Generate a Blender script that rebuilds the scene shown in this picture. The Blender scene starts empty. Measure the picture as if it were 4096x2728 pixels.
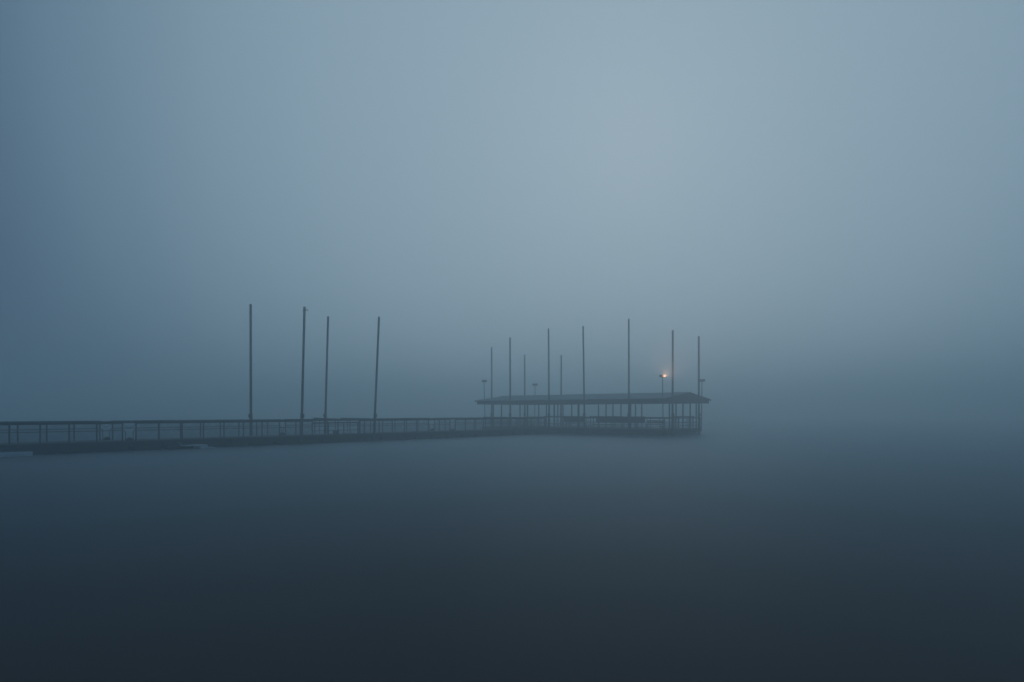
import bpy, math, random
from mathutils import Vector, Matrix

random.seed(7)
scene = bpy.context.scene
col = scene.collection
R = math.radians

# ------------------------------------------------------------------ camera
EYE = 2.1                      # metres above the lake
F = 24.0 / 36.0 * 4096         # focal length in photograph pixels
HOR = 1650.0                   # photograph row of the horizon
cam = bpy.data.cameras.new("camera")
cam.lens = 24.0
cam.sensor_width = 36.0
cam.shift_y = (HOR - 1364.0) / 4096.0
cam.clip_start = 0.1
cam.clip_end = 5000.0
cam_o = bpy.data.objects.new("camera", cam)
cam_o.location = (0, 0, EYE)
cam_o.rotation_euler = (R(90), 0, 0)
col.objects.link(cam_o)
scene.camera = cam_o

# ------------------------------------------------------------------ sky
SUN_EL, SUN_AZ = R(23), R(10)          # azimuth measured from straight ahead towards the right
sun_dir = Vector((math.sin(SUN_AZ) * math.cos(SUN_EL), math.cos(SUN_AZ) * math.cos(SUN_EL), math.sin(SUN_EL)))
world = bpy.data.worlds.new("World")
scene.world = world
world.use_nodes = True
nt = world.node_tree
nt.nodes.clear()
N = nt.nodes.new
out = N("ShaderNodeOutputWorld")
bg = N("ShaderNodeBackground")
sky = N("ShaderNodeTexSky")
sky.sky_type = 'NISHITA'
sky.sun_disc = False
sky.sun_elevation = SUN_EL
sky.sun_rotation = SUN_AZ
sky.air_density = 1.0
sky.dust_density = 4.0
sky.ozone_density = 3.0
# the fog bank above: brighter and greyer towards the hidden sun, deep blue away from it
tc = N("ShaderNodeTexCoord")
dot = N("ShaderNodeVectorMath"); dot.operation = 'DOT_PRODUCT'
dot.inputs[1].default_value = sun_dir
nt.links.new(tc.outputs["Generated"], dot.inputs[0])
ramp = N("ShaderNodeValToRGB")
ramp.color_ramp.interpolation = 'CARDINAL'
e = ramp.color_ramp.elements
e[0].position = 0.0; e[0].color = (0.060, 0.13, 0.22, 1)
e[1].position = 1.0; e[1].color = (0.262, 0.372, 0.458, 1)
for p, c in ((0.35, (0.092, 0.205, 0.33)), (0.60, (0.042, 0.077, 0.126)), (0.70, (0.075, 0.128, 0.202)), (0.75, (0.117, 0.192, 0.272)),
             (0.80, (0.160, 0.249, 0.334)), (0.85, (0.204, 0.304, 0.386)), (0.90, (0.239, 0.346, 0.430)), (0.95, (0.256, 0.364, 0.448))):
    k = e.new(p); k.color = (*c, 1)
nt.links.new(dot.outputs["Value"], ramp.inputs[0])
sk = N("ShaderNodeMix"); sk.data_type = 'RGBA'; sk.blend_type = 'MULTIPLY'
sk.inputs["Factor"].default_value = 1.0
sk.inputs["B"].default_value = (0.0015, 0.0015, 0.0015, 1)
nt.links.new(sky.outputs[0], sk.inputs["A"])
mx = N("ShaderNodeMix"); mx.data_type = 'RGBA'; mx.blend_type = 'ADD'
mx.inputs["Factor"].default_value = 1.0
nt.links.new(ramp.outputs[0], mx.inputs["A"])
nt.links.new(sk.outputs["Result"], mx.inputs["B"])
nt.links.new(mx.outputs["Result"], bg.inputs["Color"])
bg.inputs["Strength"].default_value = 1.0
nt.links.new(bg.outputs[0], out.inputs[0])

sun = bpy.data.lights.new("sun", 'SUN')
sun.energy = 0.04
sun.angle = R(25)
sun.color = (1.0, 0.98, 0.95)
sun_o = bpy.data.objects.new("sun", sun)
sun_o.rotation_euler = (-sun_dir).to_track_quat('-Z', 'Y').to_euler()
col.objects.link(sun_o)

scene.view_settings.view_transform = 'Standard'
scene.view_settings.look = 'None'
scene.view_settings.exposure = 0.0
scene.view_settings.gamma = 1.0
scene.cycles.use_denoising = True
scene.cycles.volume_bounces = 4
scene.cycles.max_bounces = 8

# ------------------------------------------------------------------ materials
def principled(name, color, rough=0.8, metal=0.0, noise=0.0, scale=6.0, bump=0.0, stretch=(1, 1, 1)):
    m = bpy.data.materials.new(name)
    m.use_nodes = True
    t = m.node_tree
    b = t.nodes["Principled BSDF"]
    b.inputs["Roughness"].default_value = rough
    b.inputs["Metallic"].default_value = metal
    b.inputs["Base Color"].default_value = (*color, 1)
    if noise:
        c = t.nodes.new("ShaderNodeTexCoord")
        mp = t.nodes.new("ShaderNodeMapping")
        mp.inputs["Scale"].default_value = stretch
        n = t.nodes.new("ShaderNodeTexNoise")
        n.inputs["Scale"].default_value = scale
        n.inputs["Detail"].default_value = 5
        r = t.nodes.new("ShaderNodeValToRGB")
        r.color_ramp.elements[0].position = 0.3
        r.color_ramp.elements[1].position = 0.7
        r.color_ramp.elements[0].color = (*[x * (1 - noise) for x in color], 1)
        r.color_ramp.elements[1].color = (*[min(1, x * (1 + noise)) for x in color], 1)
        t.links.new(c.outputs["Object"], mp.inputs[0])
        t.links.new(mp.outputs[0], n.inputs["Vector"])
        t.links.new(n.outputs["Fac"], r.inputs[0])
        t.links.new(r.outputs[0], b.inputs["Base Color"])
        if bump:
            bp = t.nodes.new("ShaderNodeBump")
            bp.inputs["Strength"].default_value = bump
            bp.inputs["Distance"].default_value = 0.02
            t.links.new(n.outputs["Fac"], bp.inputs["Height"])
            t.links.new(bp.outputs[0], b.inputs["Normal"])
    return m

M_STEEL = principled("weathered_steel", (0.035, 0.036, 0.036), 0.6, 0.0, 0.35, 3.0, 0.2, (1, 1, 0.3))
M_PIPE = principled("galvanised_pipe", (0.035, 0.037, 0.038), 0.5, 0.0, 0.3, 8.0)
M_WIRE = principled("galvanised_wire", (0.03, 0.031, 0.032), 0.6)
M_WOOD = principled("weathered_wood", (0.075, 0.07, 0.063), 0.85, 0.0, 0.35, 4.0, 0.3, (1, 1, 6))
M_DARKWOOD = principled("dark_wet_wood", (0.014, 0.0135, 0.013), 0.8, 0.0, 0.4, 4.0, 0.3, (1, 1, 6))
M_DECK = principled("deck_planks", (0.085, 0.08, 0.075), 0.8, 0.0, 0.3, 3.0, 0.3, (6, 1, 1))
M_FLOAT = principled("black_float_plastic", (0.018, 0.018, 0.019), 0.5, 0.0, 0.3, 5.0)
M_PALE = principled("pale_float_plastic", (0.60, 0.61, 0.62), 0.6, 0.0, 0.2, 5.0)
M_ROOF = principled("grey_metal_roof", (0.34, 0.345, 0.35), 0.55, 0.0, 0.18, 2.0, 0.0, (1, 1, 1))
M_FASCIA = principled("dark_fascia", (0.03, 0.03, 0.03), 0.7, 0.0, 0.25, 3.0)
M_TARP = principled("dark_tarp", (0.03, 0.032, 0.034), 0.8, 0.0, 0.25, 2.5, 0.3)
M_COL = principled("painted_column", (0.035, 0.036, 0.037), 0.6, 0.0, 0.25, 5.0)
M_LAMP = principled("lamp_housing", (0.03, 0.03, 0.031), 0.5, 0.0, 0.2, 9.0)
M_LENS = principled("unlit_lens", (0.05, 0.052, 0.055), 0.2)

def emitter(name, color, s):
    m = bpy.data.materials.new(name); m.use_nodes = True
    b = m.node_tree.nodes["Principled BSDF"]
    b.inputs["Base Color"].default_value = (0.2, 0.2, 0.2, 1)
    b.inputs["Emission Color"].default_value = (*color, 1)
    b.inputs["Emission Strength"].default_value = s
    return m
M_LIT = emitter("lit_lens", (1.0, 0.50, 0.30), 2.0)

# ------------------------------------------------------------------ mesh helpers
class MB:
    def __init__(s):
        s.v = []; s.f = []
    def box(s, c, ax, ay, az):
        """box from its centre and three half axis vectors"""
        c, ax, ay, az = map(Vector, (c, ax, ay, az))
        b = len(s.v)
        for i in (-1, 1):
            for j in (-1, 1):
                for k in (-1, 1):
                    s.v.append(c + ax * i + ay * j + az * k)
        for q in ((0, 1, 3, 2), (4, 6, 7, 5), (0, 4, 5, 1), (2, 3, 7, 6), (0, 2, 6, 4), (1, 5, 7, 3)):
            s.f.append([b + k for k in q])
        return s
    def beam(s, p, q, w, h):
        """rectangular bar from p to q, w wide level, h tall"""
        p, q = Vector(p), Vector(q)
        d = q - p
        side = d.cross(Vector((0, 0, 1)))
        side = side.normalized() if side.length > 1e-6 else Vector((1, 0, 0))
        up = side.cross(d).normalized()
        return s.box((p + q) / 2, d / 2, side * (w / 2), up * (h / 2))
    def tube(s, pts, r, n=8, r2=None, cap=True):
        pts = [Vector(p) for p in pts]
        b = len(s.v)
        m = len(pts)
        ref = None
        for i, p in enumerate(pts):
            d = (pts[min(i + 1, m - 1)] - pts[max(i - 1, 0)]).normalized()
            if ref is None:
                ref = d.cross(Vector((0, 0, 1)))
                if ref.length < 1e-3: ref = Vector((1, 0, 0))
            a = (ref - d * ref.dot(d)).normalized()
            c = d.cross(a)
            rr = r if r2 is None else r + (r2 - r) * i / max(1, m - 1)
            for k in range(n):
                t = 2 * math.pi * k / n
                s.v.append(p + (a * math.cos(t) + c * math.sin(t)) * rr)
        for i in range(m - 1):
            for k in range(n):
                k2 = (k + 1) % n
                s.f.append([b + i * n + k, b + i * n + k2, b + (i + 1) * n + k2, b + (i + 1) * n + k])
        if cap:
            s.f.append([b + k for k in range(n)][::-1])
            s.f.append([b + (m - 1) * n + k for k in range(n)])
        return s
    def prism(s, poly, off):
        """polygon (3-D points) thickened along off"""
        poly = [Vector(p) for p in poly]; off = Vector(off)
        b = len(s.v); n = len(poly)
        s.v += poly + [p + off for p in poly]
        s.f.append([b + i for i in range(n)][::-1])
        s.f.append([b + n + i for i in range(n)])
        for i in range(n):
            j = (i + 1) % n
            s.f.append([b + i, b + j, b + n + j, b + n + i])
        return s
    def build(s, name, mat, parent=None, smooth=False, bevel=0.0):
        org = parent.matrix_world.translation.copy() if parent is not None else Vector((0, 0, 0))
        me = bpy.data.meshes.new(name)
        if parent is None and s.v:
            lo = Vector([min(v[i] for v in s.v) for i in range(3)]); hi = Vector([max(v[i] for v in s.v) for i in range(3)])
            org = Vector(((lo.x + hi.x) / 2, (lo.y + hi.y) / 2, lo.z))
        me.from_pydata([tuple(Vector(v) - org) for v in s.v], [], s.f)
        me.update()
        if smooth:
            for p in me.polygons: p.use_smooth = True
        me.materials.append(mat)
        o = bpy.data.objects.new(name, me)
        col.objects.link(o)
        if parent is None:
            o.location = org
        else:
            # parents carry no rotation: local offset is measured from the thing's base
            o.parent = parent
            pw = ORG.get(parent.name, org)
            delta = org - pw
            o.location = delta
            if delta.length > 0: pass
        ORG[o.name] = org
        if bevel:
            md = o.modifiers.new("edge", 'BEVEL'); md.width = bevel; md.segments = 2; md.limit_method = 'ANGLE'
        return o

ORG = {}
def thing(name, label, cat, loc, group=None):
    o = bpy.data.objects.new(name, None)
    o.empty_display_size = 0.3
    o.location = loc
    col.objects.link(o)
    ORG[o.name] = Vector(loc)
    o.matrix_world = Matrix.Translation(Vector(loc))
    tag(o, label, cat, group)
    return o
def tag(o, label, cat, group=None):
    o["label"] = label; o["category"] = cat
    if group: o["group"] = group
    return o
def part(mb, name, mat, parent, **kw):
    """part whose mesh is written in world coordinates, kept under parent (empties are never rotated)"""
    base = ORG[parent.name]
    me_o = mb
    me = bpy.data.meshes.new(name)
    me.from_pydata([tuple(Vector(v) - base) for v in mb.v], [], mb.f)
    me.update()
    if kw.get("smooth"):
        for p in me.polygons: p.use_smooth = True
    me.materials.append(mat)
    o = bpy.data.objects.new(name, me)
    col.objects.link(o)
    o.parent = parent
    ORG[o.name] = base
    if kw.get("bevel"):
        md = o.modifiers.new("edge", 'BEVEL'); md.width = kw["bevel"]; md.segments = 2; md.limit_method = 'ANGLE'
    return o

# ------------------------------------------------------------------ plan of the dock
UX = Vector((0.634, 0.773)); UX.normalize()        # along the walkway, away from the camera
NX = Vector((-UX.y, UX.x))                          # across it, to its far side
P0 = Vector((-23.98, 33.6))                         # a point of its near edge
WIDTH = 2.6
DECK = 0.55
RAIL = 1.64

def on_line(px, p, u):
    """where the sight line of photograph column px crosses the plan line p + u*s"""
    t = (px - 2048.0) / F
    s = (t * p.y - p.x) / (u.x - t * u.y)
    return p + u * s, s
def z_at(py, d):
    return EYE + (HOR - py) / F * d
FRONT0 = P0 + NX * 0.08
BACK0 = P0 + NX * (WIDTH - 0.08)
def front(px): return on_line(px, FRONT0, UX)
def back(px): return on_line(px, BACK0, UX)
def P3(p, z): return Vector((p.x, p.y, z))

# pavilion: V runs along its ridge to the right and nearer, UX across it
V = Vector((UX.y, -UX.x))
PN, _ = on_line(2663, Vector((0, 61.2)), Vector((1, 0)))    # near corner of the eaves
PAV_W = 9.68
PAV_L = 23.07

# ------------------------------------------------------------------ water
wm = bpy.data.materials.new("lake_water"); wm.use_nodes = True
t = wm.node_tree; b = t.nodes["Principled BSDF"]
t.nodes.remove(b)
b = t.nodes.new("ShaderNodeBsdfGlossy")            # murky lake: a blue grey reflection over a dark body
b.inputs["Color"].default_value = (0.345, 0.43, 0.49, 1)
b.inputs["Roughness"].default_value = 0.40
body = t.nodes.new("ShaderNodeBsdfDiffuse"); body.inputs["Color"].default_value = (0.100, 0.078, 0.070, 1)
fr = t.nodes.new("ShaderNodeFresnel"); fr.inputs["IOR"].default_value = 1.14
wmix = t.nodes.new("ShaderNodeMixShader")
t.links.new(fr.outputs[0], wmix.inputs[0]); t.links.new(body.outputs[0], wmix.inputs[1]); t.links.new(b.outputs[0], wmix.inputs[2])
t.links.new(wmix.outputs[0], t.nodes["Material Output"].inputs["Surface"])
c = t.nodes.new("ShaderNodeTexCoord")
mp = t.nodes.new("ShaderNodeMapping"); mp.inputs["Scale"].default_value = (0.10, 0.55, 1)
n1 = t.nodes.new("ShaderNodeTexNoise"); n1.inputs["Scale"].default_value = 1.0; n1.inputs["Detail"].default_value = 4
n1.inputs["Roughness"].default_value = 0.55
bp = t.nodes.new("ShaderNodeBump"); bp.inputs["Strength"].default_value = 0.22; bp.inputs["Distance"].default_value = 0.25
t.links.new(c.outputs["Object"], mp.inputs[0]); t.links.new(mp.outputs[0], n1.inputs["Vector"])
t.links.new(n1.outputs["Fac"], bp.inputs["Height"]); t.links.new(bp.outputs[0], b.inputs["Normal"])
w = MB()
w.v = [Vector(p) for p in ((-490, -140, 0), (490, -140, 0), (490, 640, 0), (-490, 640, 0))]; w.f = [[0, 1, 2, 3]]
wo = w.build("water", wm); wo["kind"] = "structure"
wo["label"] = "dark smooth lake water fading into fog"

# ------------------------------------------------------------------ walkway deck
S_START = on_line(-330, P0, UX)[1]
pav_front_d = None
# the walkway stops at the pavilion deck's near edge
def meet(p, u, q, v):
    # p+u s = q+v r
    det = u.x * (-v.y) + v.x * u.y
    dx, dy = q.x - p.x, q.y - p.y
    return (dx * (-v.y) + v.x * dy) / det
EDGE0 = PN + UX * 0.45 - V * 0.3                 # near right corner of the pavilion deck
S_END = meet(P0, UX, EDGE0, V) - 0.004
wk = thing("floating_walkway", "long dark floating walkway running from the left edge to the roofed pavilion", "walkway", P3(P0 + UX * 20, 0))
m = MB()
s = S_START; k = 0
while s < S_END - 0.05:                           # separate planks, all one deck
    s2 = min(s + 0.14, S_END)
    dz = random.uniform(-0.004, 0.004)
    m.box(P3(P0 + UX * (s + s2) / 2 + NX * (WIDTH / 2), DECK - 0.02 + dz), P3(UX * ((s2 - s) / 2 - 0.004), 0), P3(NX * (WIDTH / 2 + 0.03 + random.uniform(0, .015)), 0), (0, 0, 0.02))
    s = s2
part(m, "deck", M_DECK, wk)
for off in (0.03, WIDTH - 0.03):
    m = MB(); s = S_START
    while s < S_END - 0.3:
        s2 = min(s + 3.66, S_END)
        m.box(P3(P0 + UX * (s + s2) / 2 + NX * off, DECK - 0.04 - 0.15), P3(UX * ((s2 - s) / 2 - 0.006), 0), P3(NX * 0.028, 0), (0, 0, 0.145))
        s = s2
    part(m, "fascia_board", M_DARKWOOD, wk)
s = S_START + 0.4
while s < S_END - 1.5:
    m = MB().box(P3(P0 + UX * (s + 0.75) + NX * WIDTH / 2, 0.07), P3(UX * 0.72, 0), P3(NX * (WIDTH / 2 - 0.12), 0), (0, 0, 0.24))
    part(m, "float", M_FLOAT, wk, bevel=0.03)
    s += 1.75
for px in (210, 655, 930, 1280, 1600):
    p, _ = on_line(px, P0 + NX * 0.0, UX)
    m = MB()
    m.box(P3(p - NX * 0.05, 0.36), P3(UX * 0.08, 0), P3(NX * 0.045, 0), (0, 0, 0.16))
    part(m, "bumper", M_FLOAT, wk, bevel=0.02)

# ------------------------------------------------------------------ fences
def arc_rail(mb, p_end, direction, z_top, r, z_bot, rad):
    """rail end that bends down into the deck; direction points along the rail away from the opening"""
    pts = []
    for k in range(7):
        a = math.pi / 2 * k / 6
        pts.append(P3(p_end + direction * (r - r * math.sin(a)), z_top - r + r * math.cos(a)))
    pts.append(P3(p_end, z_bot))
    mb.tube(pts, rad, 8)

def fence(posts, p0, label, bend_a=False, bend_b=False, rail=RAIL, mids=None, mesh=True, cap=True, side=1, dense=1):
    """posts: photograph columns of the posts of one run, left to right, standing on the plan line p0 + UX*s"""
    if mids is None: mids = (0.57,) if side == 1 else (0.645,)
    ss = [on_line(px, p0, UX)[1] for px in posts]
    a, bnd = ss[0], ss[-1]
    base = p0 + UX * (a + bnd) / 2
    t = thing("chain_link_fence", label, "fence", P3(base, DECK), "fences along the walkway")
    for s in ss:
        m = MB().tube([P3(p0 + UX * s, DECK - 0.25), P3(p0 + UX * s, rail - 0.06)], 0.040, 10)
        part(m, "post", M_PIPE, t, smooth=False)
    top = P3(p0 + UX * a, rail - 0.108), P3(p0 + UX * bnd, rail - 0.108)
    m = MB().beam(top[0] - P3(UX * .03, 0), top[1] + P3(UX * .03, 0), 0.05, 0.105)
    part(m, "top_rail", M_DARKWOOD, t)
    if cap:
        m = MB(); s = a - 0.06
        while s < bnd:
            s2 = min(s + 3.66 + random.uniform(-.4, .4), bnd + 0.06)
            dz = random.uniform(-0.006, 0.008)
            m.box(P3(p0 + UX * (s + s2) / 2, rail - 0.03 + dz), P3(UX * ((s2 - s) / 2 - .004), 0), P3(NX * 0.085, 0), (0, 0, 0.027))
            s = s2
        part(m, "rail_cap", M_WOOD, t)
    for h in mids:
        m = MB()
        z = DECK + h
        m.tube([P3(p0 + UX * a, z), P3(p0 + UX * bnd, z)], 0.021, 8)
        rr = 0.15
        if bend_a: arc_rail(m, p0 + UX * (a - rr), UX, z, rr, DECK - .02, 0.023)
        if bend_b: arc_rail(m, p0 + UX * (bnd + rr), -UX, z, rr, DECK - .02, 0.023)
        part(m, "mid_rail", M_PIPE, t)
    if mesh:
        m = MB(); step = 0.09 * dense
        z0, z1 = DECK + 0.03, rail - 0.15
        H = z1 - z0; off = -side * 0.042
        s = a - H
        while s < bnd:
            for sg in (1, -1):
                # wire rising (sg=1) or falling (sg=-1)
                sa, sb = s, s + H
                za, zb = (z0, z1) if sg == 1 else (z1, z0)
                if sa < a:
                    za += (zb - za) * (a - sa) / H; sa = a
                if sb > bnd:
                    zb = za + (zb - za) * (bnd - sa) / (sb - sa); sb = bnd
                if sb - sa > 0.02:
                    q = p0 + NX * (off + sg * 0.003)
                    m.tube([P3(q + UX * sa, za), P3(q + UX * sb, zb)], 0.0042, 3, cap=False)
            s += step
        part(m, "wire_mesh", M_WIRE, t)
    return t

def back_posts(*px): return list(px)
fence([-300, -203, -93, 37, 160.5, 276.6, 387, 490], FRONT0, "near side chain link fence from the photo's left edge to its first chained gap", bend_b=True)
fence([544, 636, 728.5, 814, 896, 974, 1048, 1118, 1183.5, 1249], FRONT0, "near side chain link fence behind the second tall pile, left of the low railing", bend_a=True)
fence([1249.5, 1314, 1352, 1375, 1431], FRONT0, "low open near side railing with three bars below two slanted boards", rail=RAIL - 0.15, mids=(0.30, 0.60), mesh=False, cap=False)
fence([1436, 1458, 1516.5, 1569, 1618, 1666, 1713, 1757, 1799], FRONT0, "near side chain link fence starting at the fourth tall pile", bend_b=True)
fence([1821, 1861, 1897, 1933, 1968, 2001, 2033, 2064, 2094, 2123, 2151, 2178], FRONT0, "near side chain link fence that ends at the pavilion deck", bend_a=True)
fence([-290, -182, -52, 71, 187, 296.6, 399.5], BACK0, "far side chain link fence from the left edge of the photo to its chained gap", bend_b=True, side=-1)
fence([450, 545, 634, 722, 802, 881, 955.6, 1027, 1070.6, 1118], BACK0, "far side chain link fence passing behind the first and leftmost tall pile", bend_a=True, bend_b=True, side=-1)
fence([1142, 1200, 1259, 1310, 1352, 1400, 1440, 1482, 1531, 1580, 1627, 1672, 1714], BACK0, "far side chain link fence passing behind the third tall pile and slanted boards", bend_a=True, bend_b=True, side=-1)
fence([1739, 1780.5, 1822, 1862, 1902.5, 1942, 1976, 2008, 2040, 2070, 2099, 2126], BACK0, "far side chain link fence that ends at the pavilion deck", bend_a=True, side=-1)

# sagging chains and boarding steps at the gaps
def chain(pa, pb, p0, label, sag=0.20):
    sa, sb = on_line(pa, p0, UX)[1], on_line(pb, p0, UX)[1]
    m = MB(); z = RAIL - 0.16; pts = []
    for k in range(17):
        f = k / 16
        pts.append(P3(p0 + UX * (sa + (sb - sa) * f), z - sag * (1 - (2 * f - 1) ** 2)))
    for k in range(16):                      # links turned by quarter turns
        d = pts[k + 1] - pts[k]
        up = Vector((0, 0, 1)) if k % 2 else P3(NX, 0)
        m.box((pts[k] + pts[k + 1]) / 2, d * 0.55, up * 0.013, d.normalized().cross(up) * 0.006)
    o = m.build("safety_chain", M_PIPE)
    return tag(o, label, "chain", "chains hung across the fence gaps")
chain(401.5, 448, BACK0, "sagging chain across the far side gap at the left, above a dark step")
chain(492.5, 541.5, FRONT0, "sagging chain across the near side gap at the left, above a dark step")
chain(1119.5, 1140.5, BACK0, "sagging chain across the far side gap left of the second tall pile")
chain(1716, 1737.5, BACK0, "sagging chain across the far side gap midway between fourth pile and pavilion")
chain(1801, 1819.5, FRONT0, "sagging chain across the near side gap nearest the pavilion")

def step(px, p0, label, w=0.34):
    p, _ = on_line(px, p0, UX)
    t = thing("boarding_step", label, "step", P3(p, DECK), "dark steps at the fence gaps")
    m = MB()
    prof = [(-w / 2, 0), (w / 2, 0), (w * .44, .09), (w * .28, .135), (-w * .28, .135), (-w * .44, .09)]
    m.prism([P3(p + UX * a - NX * 0.12, DECK + .002 + z) for a, z in prof], P3(NX * 0.24, 0))
    part(m, "step_block", M_FLOAT, t, bevel=0.015)
    m = MB().beam(P3(p - UX * w * .22, DECK + .16), P3(p + UX * w * .22, DECK + .16), 0.16, 0.04)
    part(m, "tread", M_DARKWOOD, t)
step(427, BACK0, "dark hump shaped step in the leftmost fence gap")
step(517, FRONT0, "dark hump shaped step in the near side gap left of the first tall pile", 0.36)
step(1129, BACK0, "dark step in the far side gap just left of the second tall pile", 0.30)
step(1729, BACK0, "dark step in the far side gap midway between fourth pile and pavilion", 0.34)
step(1810, FRONT0, "dark step in the near side gap nearest the pavilion", 0.34)

# slanted boards standing on the far side fence
def slab(pa, pb, ya, yb, label):
    a, _ = back(pa); bq, _ = back(pb)
    za, zb = z_at(ya, a.y), z_at(yb, bq.y)
    t = thing("slanted_counter", label, "counter", P3((a + bq) / 2, DECK), "slanted boards above the railing")
    d = bq - a; L = d.length; d = d / L
    m = MB()
    th = 0.10
    poly = [P3(a - NX * .25, za), P3(bq - NX * .25, zb), P3(bq - d * .22 - NX * .25, zb - th), P3(a + d * .26 - NX * .25, za - th)]
    m.prism(poly, P3(NX * 0.5, 0.0))
    part(m, "board", M_WOOD, t)
    for f in (0.2, 0.8):
        q = a + d * L * f
        z = za + (zb - za) * f - th
        part(MB().tube([P3(q, DECK), P3(q, z)], 0.03, 8), "leg", M_PIPE, t)
    return t
slab(1256, 1362, 1671, 1675.5, "slanted board counter on legs, beside the third tall pile")
slab_front = slab(2004, 2106, 1668.5, 1670.5, "slanted board counter on legs, near the pavilion's left end")
slab(1367, 1478, 1671.5, 1673.5, "slanted board counter on legs, beside the fourth tall pile")
# small box in the low railing bay
bx, _ = front(1361)
bxo = thing("storage_box", "small dark box on the deck behind the low open railing", "box", P3(bx + NX * .5, DECK))
part(MB().box(P3(bx + NX * .5, DECK + .13), P3(UX * .17, 0), P3(NX * .14, 0), (0, 0, .128)), "box_body", M_FLOAT, bxo, bevel=.01)
part(MB().box(P3(bx + NX * .5, DECK + .275), P3(UX * .185, 0), P3(NX * .155, 0), (0, 0, .016)), "lid", M_PALE, bxo, bevel=.005)

# ------------------------------------------------------------------ pale floats at the waterline
p1, s1 = on_line(118, P0 - NX * 0.55, UX)
fl = thing("pale_float", "long pale floating block at the waterline at the left edge", "float", P3(p1 - UX * 2.5, 0), "pale floats beside the walkway")
part(MB().box(P3(p1 - UX * 2.6, 0.10), P3(UX * 2.6, 0), P3(NX * 0.5, 0), (0, 0, 0.125)), "float_body", M_PALE, fl, bevel=0.03)
part(MB().box(P3(p1 - UX * 2.6, 0.245), P3(UX * 2.55, 0), P3(NX * 0.46, 0), (0, 0, 0.02)), "float_top", M_DARKWOOD, fl)
p2, s2 = on_line(803, P0 - NX * 0.5, UX)
f2 = thing("pale_float", "small pale stepped block at the waterline below the fence", "float", P3(p2, 0), "pale floats beside the walkway")
part(MB().box(P3(p2, 0.09), P3(UX * .22, 0), P3(NX * .42, 0), (0, 0, .14)), "float_body", M_PALE, f2, bevel=0.02)
part(MB().box(P3(p2 - UX * .62, 0.205), P3(UX * .4, 0), P3(NX * .40, 0), (0, 0, .022)), "float_plate", M_PALE, f2)
part(MB().box(P3(p2 + UX * .48, 0.02), P3(UX * .25, 0), P3(NX * .42, 0), (0, 0, .045)), "float_foot", M_PALE, f2)

# a mooring line hanging from the deck edge to the pale block
m = MB(); a3 = P3(on_line(715, P0 - NX * .03, UX)[0], .40); b3 = P3(p2 - UX * .9 - NX * .1, .23)
m.tube([a3.lerp(b3, k / 10) - Vector((0, 0, .10 * (1 - (2 * k / 10 - 1) ** 2))) for k in range(11)], 0.011, 6)
tag(m.build("mooring_line", M_PALE), "thin pale rope from the walkway edge down to the stepped block", "rope")

# ------------------------------------------------------------------ tall piles
def pile(base, top_px, top_py, r, label, group, bot_px=None, collar_z=None, cap=None, collar_side=-1):
    """base: plan point; the top is where it stands in the photograph at the same distance"""
    d = base.y
    zt = z_at(top_py, d)
    xt = (top_px - 2048.0) / F * d
    lo = P3(base, -0.6); hi = Vector((xt, d, zt))
    # keep the foot where it meets the water
    t = thing("mooring_pile", label, "pile", P3(base, 0), group)
    part(MB().tube([lo, hi], r, 14), "shaft", M_STEEL, t, smooth=True)
    cz = collar_z if collar_z else RAIL + 0.22
    f = (cz - lo.z) / (hi.z - lo.z)
    q = lo.lerp(hi, f)
    m = MB()
    m.tube([q - Vector((0, 0, .17)), q + Vector((0, 0, .17))], r * 1.24, 14)
    m.box(q + Vector((collar_side * (r + .02), 0, .02)), (.04, 0, 0), (0, .06, 0), (0, 0, .13))
    part(m, "guide_collar", M_STEEL, t)
    sl = lo.lerp(hi, (DECK + .5 - lo.z) / (hi.z - lo.z))
    part(MB().tube([lo, lo.lerp(hi, (cz - .18 - lo.z) / (hi.z - lo.z))], r * 1.22, 14), "sleeve", M_STEEL, t, smooth=True)
    if cap:
        m = MB()
        e2 = hi - Vector((0, 0, .22))
        m.tube([e2 - Vector((0, 0, .05)), e2 + Vector((0, 0, .05))], r * 1.14, 14)
        if cap == 2:
            m.tube([e2 + Vector((-.16, 0, -.02)), e2 + Vector((.26, 0, 0))], .018, 6)
            m.box(e2 + Vector((.19, 0, 0)), (.03, 0, 0), (0, .03, 0), (0, 0, .04))
        part(m, "pile_band", M_STEEL, t)
    else:
        part(MB().tube([hi - Vector((0, 0, .01)), hi + Vector((0, 0, .03))], r * 1.03, 14), "pile_cap", M_STEEL, t)
    return t
g1 = "tall piles along the walkway"
OUTF = P0 - NX * 0.32
OUTB = P0 + NX * (WIDTH + 0.25)
pile(on_line(1004, OUTB, UX)[0], 1002.5, 1219, .082, "leftmost of the tall piles, upright, standing behind the walkway", g1)
pile(on_line(1204, OUTF, UX)[0], 1218, 1227, .080, "leaning tall pile with a rod poking from its banded top", g1, cap=2, collar_side=1)
pile(on_line(1298, OUTB, UX)[0], 1312.5, 1267, .076, "leaning tall pile rising behind the slanted board counter", g1)
pile(on_line(1494, OUTF, UX)[0], 1516, 1267, .078, "most leaning tall pile, standing right of the slanted board counters", g1, cap=1, collar_side=1)

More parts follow.
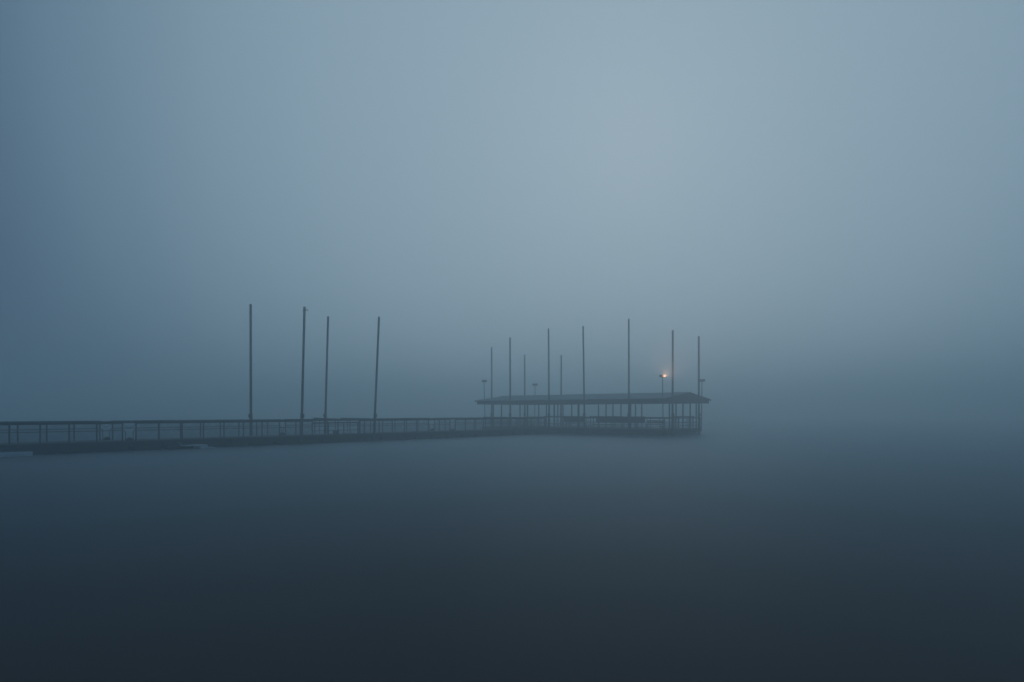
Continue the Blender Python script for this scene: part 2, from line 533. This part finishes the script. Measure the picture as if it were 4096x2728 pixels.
# ------------------------------------------------------------------ pavilion deck
def pv(a, b, z=0.0):
    """point of the pavilion: a metres leftwards along the near eave from its right corner, b metres back across"""
    q = PN - V * a + UX * b
    return Vector((q.x, q.y, z))
pd = thing("pavilion_deck", "wide dark floating deck under the roofed pavilion", "deck", pv(PAV_L / 2, PAV_W / 2, 0))
A0, A1, B0_, B1 = 0.3, PAV_L - 0.6, 0.45, on_line(2807, PN - V * 0.3, UX)[1]
m = MB()
bb = B0_
while bb < B1 - .01:
    b2 = min(bb + .14, B1)
    cm = (pv(A0, (bb + b2) / 2, DECK - .02 + random.uniform(-.003, .003)) + pv(A1, (bb + b2) / 2, DECK - .02)) / 2
    m.box(cm, P3(V * (A1 - A0) / 2, 0), P3(UX * ((b2 - bb) / 2 - .003), 0), (0, 0, .02))
    bb = b2
part(m, "deck", M_DECK, pd)
for (a, b, a2, b2) in ((A0, B0_, A1, B0_), (A0, B1, A1, B1), (A0, B0_ + .03, A0, B1 - .03), (A1, B0_ + .03, A1, B1 - .03)):
    part(MB().beam(pv(a, b, DECK - .195), pv(a2, b2, DECK - .195), .05, .30), "fascia_board", M_DARKWOOD, pd)
k = A0 + .4
while k < A1 - 1.3:
    c0 = (pv(k, B0_ + .2, 0) + pv(k + 1.7, B1 - .2, 0)) / 2
    part(MB().box(c0 + Vector((0, 0, .06)), P3(V * .8, 0), P3(UX * ((B1 - B0_) / 2 - .15), 0), (0, 0, .25)), "float", M_FLOAT, pd, bevel=.03)
    k += 1.85

# ------------------------------------------------------------------ pavilion roof and columns
EAVE = z_at(1591, PN.y)                 # top of the eave
RIDGE = EAVE + 0.55
pvn = thing("boat_pavilion", "open sided pavilion with a long low gabled metal roof on thin columns", "pavilion", pv(PAV_L / 2, PAV_W / 2, DECK))
# ribbed sheets: a little profile repeated along the eave
def ribbed(b0, z0, b1, z1, name):
    m = MB(); a = -.1; ribs = 0
    n = int((PAV_L + .2) / .30)
    da = (PAV_L + .2) / n
    prof = []
    for i in range(n):
        prof += [(a + i * da, .0), (a + i * da + da * .70, .0), (a + i * da + da * .78, .045), (a + i * da + da * .92, .045)]
    prof.append((a + n * da, .0))
    base = len(m.v)
    for (aa, h) in prof:
        m.v.append(pv(aa, b0, z0 + h)); m.v.append(pv(aa, b1, z1 + h))
    for i in range(len(prof) - 1):
        m.f.append([base + 2 * i, base + 2 * i + 1, base + 2 * i + 3, base + 2 * i + 2])
    # underside
    base2 = len(m.v)
    for aa in (prof[0][0], prof[-1][0]):
        m.v.append(pv(aa, b0, z0 - .02)); m.v.append(pv(aa, b1, z1 - .02))
    m.f.append([base2, base2 + 2, base2 + 3, base2 + 1])
    return m
MID = PAV_W / 2
roof = part(ribbed(0, EAVE - .02, MID, RIDGE, "roof"), "roof", M_ROOF, pvn)
roof2 = part(ribbed(PAV_W, EAVE - .02, MID, RIDGE, "roof"), "roof", M_ROOF, pvn)
part(MB().beam(pv(-.1, MID, RIDGE + .055), pv(PAV_L + .1, MID, RIDGE + .055), .4, .03), "ridge_cap", M_ROOF, pvn)
for bq in (0.28, PAV_W - .28):
    part(MB().beam(pv(.06, bq, EAVE - .23), pv(PAV_L - .06, bq, EAVE - .23), .05, .36), "fascia_beam", M_FASCIA, pvn)
for aq in (0.0, PAV_L):
    m = MB()
    poly = [pv(aq, .24, EAVE - .42), pv(aq, PAV_W - .24, EAVE - .42), pv(aq, PAV_W - .24, EAVE - .04), pv(aq, MID, RIDGE - .04), pv(aq, .24, EAVE - .04)]
    m.prism(poly, P3(V * -.05 if aq == 0 else V * .05, 0))
    part(m, "gable_panel", M_FASCIA, pvn)
    for sgn, b0 in ((1, -.03), (-1, PAV_W + .03)):
        part(MB().beam(pv(aq + (-.07 if aq == 0 else .07), b0, EAVE - .07), pv(aq + (-.07 if aq == 0 else .07), MID, RIDGE - .02), .05, .14), "rake_board", M_FASCIA, pvn)
# trusses under the roof seen as a dark ceiling line
for aq in [1.1 + i * 2.3 for i in range(10)]:
    m = MB()
    m.beam(pv(aq, .32, EAVE - .33), pv(aq, PAV_W - .32, EAVE - .33), .06, .14)
    m.beam(pv(aq, .32, EAVE - .14), pv(aq, MID, RIDGE - .12), .05, .1)
    m.beam(pv(aq, PAV_W - .32, EAVE - .14), pv(aq, MID, RIDGE - .12), .05, .1)
    part(m, "roof_truss", M_FASCIA, pvn)

def column(px, line, r=.045):
    if line == 'f': p, _ = on_line(px, PN + UX * .55, V)
    elif line == 'b': p, _ = on_line(px, PN + UX * (B1 - .25), V)
    elif line == 'm': p, _ = on_line(px, PN + UX * (PAV_W * .5), V)
    elif line == 'h': p, _ = on_line(px, PN - V * (PAV_L - .75), UX)
    elif line == 'g': p, _ = on_line(px, PN - V * .45, UX)
    z1 = EAVE - .42
    m = MB().box(P3(p, (DECK + z1) / 2), P3(V * r, 0), P3(UX * r, 0), (0, 0, (z1 - DECK) / 2))
    m.box(P3(p, DECK + .02), P3(V * r * 2.2, 0), P3(UX * r * 2.2, 0), (0, 0, .02))
    part(m, "column", M_COL, pvn)
for px in (2110, 2217, 2314, 2522): column(px, 'f', .055 if px != 2314 else .075)
for px in (1973, 2006, 2080): column(px, 'h', .05)
for px in (2155, 2186, 2231, 2252, 2287, 2394, 2424, 2452, 2484, 2542, 2567): column(px, 'b', .05)
for px in (2678, 2704, 2732, 2761, 2785): column(px, 'g', .05)

# ------------------------------------------------------------------ pavilion railings
def rail_run(pa, pb, label, n, raised=False, mids=(.28, .58), top_h=.09):
    """railing of the pavilion deck between two plan points"""
    t = thing("deck_railing", label, "railing", P3((pa + pb) / 2, DECK), "railings of the pavilion deck")
    part(MB().beam(P3(pa, RAIL - .02 - top_h / 2), P3(pb, RAIL - .02 - top_h / 2), .14, top_h), "top_rail", M_DARKWOOD, t)
    for h in mids:
        part(MB().beam(P3(pa, DECK + h), P3(pb, DECK + h), .03, .045), "mid_rail", M_PIPE, t)
    for i in range(n + 1):
        q = pa.lerp(pb, i / n)
        part(MB().tube([P3(q, DECK), P3(q, RAIL - .02 - top_h)], .03, 8), "post", M_PIPE, t)
    return t
def pl(a, b): return (PN - V * a + UX * b)
Sx = (P0 + UX * S_END)
a_walk0 = (PN - Sx).dot(V)               # where the walkway's near edge meets the deck
a_walk1 = a_walk0 + WIDTH
rail_run(pl(A0 + .1, B0_ + .1), pl(a_walk0 - .1, B0_ + .1), "pavilion railing on the near side, below the lit floodlight", 8)
rail_run(pl(a_walk1 + .1, B0_ + .1), pl(A1 - .1, B0_ + .1), "pavilion railing on the near side, left of the walkway's end", 8)
rail_run(pl(A0 + .1, B0_ + .16), pl(A0 + .1, B1 - .1), "pavilion railing under the gable end at the right", 8)
rail_run(pl(A0 + .16, B1 - .1), pl(A1 - .1, B1 - .1), "pavilion railing along the far side of the deck", 15)

# dark panels tied to the railing, benches and a table under the roof
def panel(pa, pb, y0, y1, label, b):
    p, _ = on_line(pa, PN + UX * b, V); q, _ = on_line(pb, PN + UX * b, V)
    zt, zb = RAIL + .05, RAIL - .52
    t = thing("windbreak_panel", label, "panel", P3((p + q) / 2, zb), "dark panels tied to the pavilion railing")
    m = MB(); n = 24                     # a slightly rippled sheet
    prev = None
    rows = []
    for i in range(n + 1):
        f = i / n
        c = p.lerp(q, f) + UX * (.018 * math.sin(f * 37) - .085)
        rows.append((P3(c, zb + .015 * math.sin(f * 23)), P3(c, zt - .01 * math.sin(f * 19) ** 2)))
    base = len(m.v)
    for lo, hi in rows:
        for o in (0, .012):
            m.v.append(lo + P3(UX * o, 0)); m.v.append(hi + P3(UX * o, 0))
    for i in range(n):
        a = base + 4 * i; c = a + 4
        m.f += [[a, a + 1, c + 1, c], [a + 2, c + 2, c + 3, a + 3], [a + 1, a + 3, c + 3, c + 1], [a, c, c + 2, a + 2]]
    e1 = base; e2 = base + 4 * n
    m.f += [[e1, e1 + 2, e1 + 3, e1 + 1], [e2, e2 + 1, e2 + 3, e2 + 2]]
    part(m, "sheet", M_TARP, t)
    part(MB().beam(P3(p - UX * .06, zt + .015), P3(q - UX * .06, zt + .015), .05, .04), "batten", M_DARKWOOD, t)
    return t
panel(2386, 2582, 1670, 1687, "long dark panel on the near railing between the tall middle piles", B0_ + .1)
panel(2258, 2344, 1670, 1690, "shorter dark panel on the near railing right of the walkway's end", B0_ + .1)

def bench(a, b, L, label, along=True):
    d = -V if along else UX
    n = UX if along else V
    c = pl(a, b)
    t = thing("bench", label, "bench", P3(c, DECK), "benches under the pavilion roof")
    m = MB()
    for o in (-.12, 0, .12):
        m.beam(P3(c - d * L / 2 + n * o, DECK + .44), P3(c + d * L / 2 + n * o, DECK + .44), .10, .04)
    part(m, "seat", M_WOOD, t)
    m = MB()
    for z in (.62, .76):
        m.beam(P3(c - d * L / 2 + n * .24, DECK + z), P3(c + d * L / 2 + n * .24, DECK + z), .035, .10)
    part(m, "backrest", M_WOOD, t)
    for f in (-.42, .42):
        q = c + d * L * f
        m = MB().beam(P3(q - n * .15, DECK + .20), P3(q + n * .15, DECK + .20), .05, .05)
        m.box(P3(q - n * .15, DECK + .21), (.025, 0, 0), (0, .025, 0), (0, 0, .21))
        m.box(P3(q + n * .22, DECK + .40), (.025, 0, 0), (0, .025, 0), (0, 0, .40))
        part(m, "leg", M_DARKWOOD, t)
bench(2.3, 2.2, 1.8, "wooden bench under the roof below the lit floodlight")
bench(4.9, 2.2, 1.8, "wooden bench under the roof behind the right end of the long dark panel")
bench(11.8, 3.0, 1.8, "wooden bench under the roof behind the walkway's end")

def table(a, b, L, label):
    d = -V; n = UX; c = pl(a, b)
    t = thing("raised_table", label, "table", P3(c, DECK), "tall tables on the pavilion deck")
    part(MB().beam(P3(c - d * L / 2, DECK + 1.13), P3(c + d * L / 2, DECK + 1.13), .75, .07), "table_top", M_WOOD, t)
    for sx in (-1, 1):
        for sy in (-1, 1):
            q = c + d * (L / 2 - .12) * sx + n * .28 * sy
            part(MB().box(P3(q, DECK + .545), P3(d * .035, 0), P3(n * .035, 0), (0, 0, .545)), "leg", M_DARKWOOD, t)
    part(MB().beam(P3(c - d * (L / 2 - .12), DECK + .3), P3(c + d * (L / 2 - .12), DECK + .3), .05, .07), "stretcher", M_DARKWOOD, t)
qg, sg = on_line(2735, PN - V * 1.0, UX)
def table_g(px, L, label):
    q, _ = on_line(px, PN - V * 1.15, UX)
    dq = q - PN
    a = -dq.dot(V); b = dq.dot(UX)
    d = UX; n = V
    t = thing("raised_table", label, "table", P3(q, DECK), "tall tables on the pavilion deck")
    part(MB().beam(P3(q - d * L / 2, DECK + 1.15), P3(q + d * L / 2, DECK + 1.15), .6, .08), "table_top", M_WOOD, t)
    for sx in (-1, 1):
        for sy in (-1, 1):
            w = q + d * (L / 2 - .12) * sx + n * .22 * sy
            part(MB().box(P3(w, DECK + .555), P3(d * .035, 0), P3(n * .035, 0), (0, 0, .555)), "leg", M_DARKWOOD, t)
table_g(2735, 3.6, "tall narrow table beside the railing under the gable end")
table(14.8, 4.0, 3.0, "tall table under the roof left of the walkway's end")
table(9.2, 4.5, 3.2, "tall table under the roof behind the long dark panel's left end")

# ------------------------------------------------------------------ pavilion piles
g2 = "tall piles around the pavilion"
def pav_pile(line_b, bot_px, top_px, top_py, r, label, side=-1, line='f'):
    if line == 'g': p, _ = on_line(bot_px, PN + V * line_b, UX)
    else: p, _ = on_line(bot_px, PN + UX * line_b, V)
    return pile(p, top_px, top_py, r, label, g2, collar_side=side)
NEAR, FARB = -.15, PAV_W + .15
pav_pile(PAV_W * .5, 1967, 1966.5, 1390, .090, "tall pile at the pavilion's left end, beside the tilted unlit floodlights")
pav_pile(NEAR, 2041.5, 2040, 1351, .090, "tall pile crossing the pavilion's left roof corner, second from the left there")
pav_pile(FARB, 2099.5, 2098.7, 1419, .090, "short tall pile behind the pavilion roof, left of the straight unlit floodlights")
pav_pile(NEAR, 2197, 2194, 1315, .085, "tall pile crossing the pavilion roof, right of the straight unlit floodlights")
pav_pile(FARB, 2244, 2245, 1421, .090, "short tall pile behind the pavilion roof, right of the straight unlit floodlights")
pav_pile(NEAR, 2339, 2332.5, 1306, .085, "slightly leaning tall pile crossing the pavilion roof at its middle")
pav_pile(NEAR, 2516, 2515, 1276, .082, "tallest pile by the pavilion, crossing the roof left of the lit floodlight")
pav_pile(.35, 2690, 2691, 1322, .090, "tall thick pile before the gable end, just right of the lit floodlight", 1, 'g')
pav_pile(.35, 2796, 2795, 1346, .090, "rightmost tall pile, at the gable end's far corner", 1, 'g')

# ------------------------------------------------------------------ floodlight posts
def flood(p, bot_px, top_px, top_py, label, tilt, lit=False, yaw=0.0):
    d = p.y
    zt = z_at(top_py, d); xt = (top_px - 2048.0) / F * d
    foot = P3(p, DECK); hi = Vector((xt, d, zt))
    t = thing("floodlight_post", label, "floodlight", foot, "floodlight posts on the pavilion deck")
    part(MB().tube([foot, hi], .040, 10), "pole", M_COL, t, smooth=True)
    right = Vector((math.cos(yaw), math.sin(yaw), 0)); fw = Vector((math.sin(yaw), -math.cos(yaw), 0))
    part(MB().beam(hi - right * .2, hi + right * .2, .05, .04), "crossbar", M_LAMP, t)
    for sd in (-1, 1):
        c = hi + right * sd * .158 + Vector((0, 0, .13)) + fw * .03
        ax = (right * math.cos(tilt) + Vector((0, 0, math.sin(tilt)))).normalized()
        face = (fw * .94 - Vector((0, 0, .34))).normalized() if not (lit and sd == 1) else (fw * .97 + right * .05 - Vector((0, 0, .22))).normalized()
        if lit and sd == -1: face = (fw * .75 - right * .5 - Vector((0, 0, .3))).normalized()
        ax = (ax - face * ax.dot(face)).normalized()
        up = ax.cross(face)
        if up.z < 0: up = -up
        m = MB()
        hw, hh = (.15, .125) if not lit else (.128, .115)
        bq = [c - face * .10 + ax * sx * hw * .55 + up * sy * hh * .55 for sx, sy in ((-1, -1), (1, -1), (1, 1), (-1, 1))]
        fq = [c + face * .05 + ax * sx * hw + up * sy * hh for sx, sy in ((-1, -1), (1, -1), (1, 1), (-1, 1))]
        s0 = len(m.v); m.v += bq + fq
        m.f += [[0, 3, 2, 1], [4, 5, 6, 7]] + [[i, (i + 1) % 4, 4 + (i + 1) % 4, 4 + i] for i in range(4)]
        h = part(m, "lamp_head", M_LAMP, t)
        lens = MB().box(c + face * .056, ax * hw * .86, up * hh * .86, face * .005)
        on = lit and sd == 1
        part(lens, "lens", M_LIT if on else M_LENS, h)
        if on:
            L = bpy.data.lights.new("floodlight_glow", 'SPOT')
            L.energy = 420.0; L.spot_size = R(138); L.spot_blend = 1.0; L.color = (1.0, 0.50, 0.26); L.shadow_soft_size = .08
            lo = bpy.data.objects.new("floodlight_glow", L)
            lo.location = c + face * .30 - ORG[t.name]
            lo.rotation_euler = Vector((0.12, -0.62, 0.78)).to_track_quat('-Z', 'Y').to_euler()
            lo.parent = t
            col.objects.link(lo)
    return t
pA, _ = on_line(1941, PN + UX * 1.2, V)
flood(pA, 1941, 1936, 1528, "unlit twin floodlights tilted left on a thin post at the pavilion's left end", R(-9), yaw=.5)
pB, _ = on_line(2139, PN + UX * (PAV_W - .3), V)
flood(pB, 2139, 2140, 1542, "straight unlit twin floodlights on a thin post behind the pavilion roof", 0)
pC, _ = on_line(2653, PN + UX * .5, V)
flood(pC, 2653, 2650, 1509, "twin floodlights with the right lamp glowing warm orange", 0, lit=True)
pD, _ = on_line(2806, PN - V * .35, UX)
flood(pD, 2806, 2808, 1526, "unlit twin floodlights on a thin post at the far right corner", R(-4), yaw=-.35)

# ------------------------------------------------------------------ haze
hm = bpy.data.materials.new("fog_air"); hm.use_nodes = True
t = hm.node_tree; t.nodes.clear()
o = t.nodes.new("ShaderNodeOutputMaterial")
v = t.nodes.new("ShaderNodeVolumePrincipled")
v.inputs["Color"].default_value = (0.85, 0.968, 1.0, 1)
v.inputs["Density"].default_value = 0.0132
v.inputs["Anisotropy"].default_value = 0.74
t.links.new(v.outputs[0], o.inputs["Volume"])
m = MB().box((0, 250, 6.0), (500, 0, 0), (0, 400, 0), (0, 0, 7.2))
ho = m.build("haze", hm); ho["kind"] = "stuff"
ho["label"] = "even blue grey fog over the whole lake"
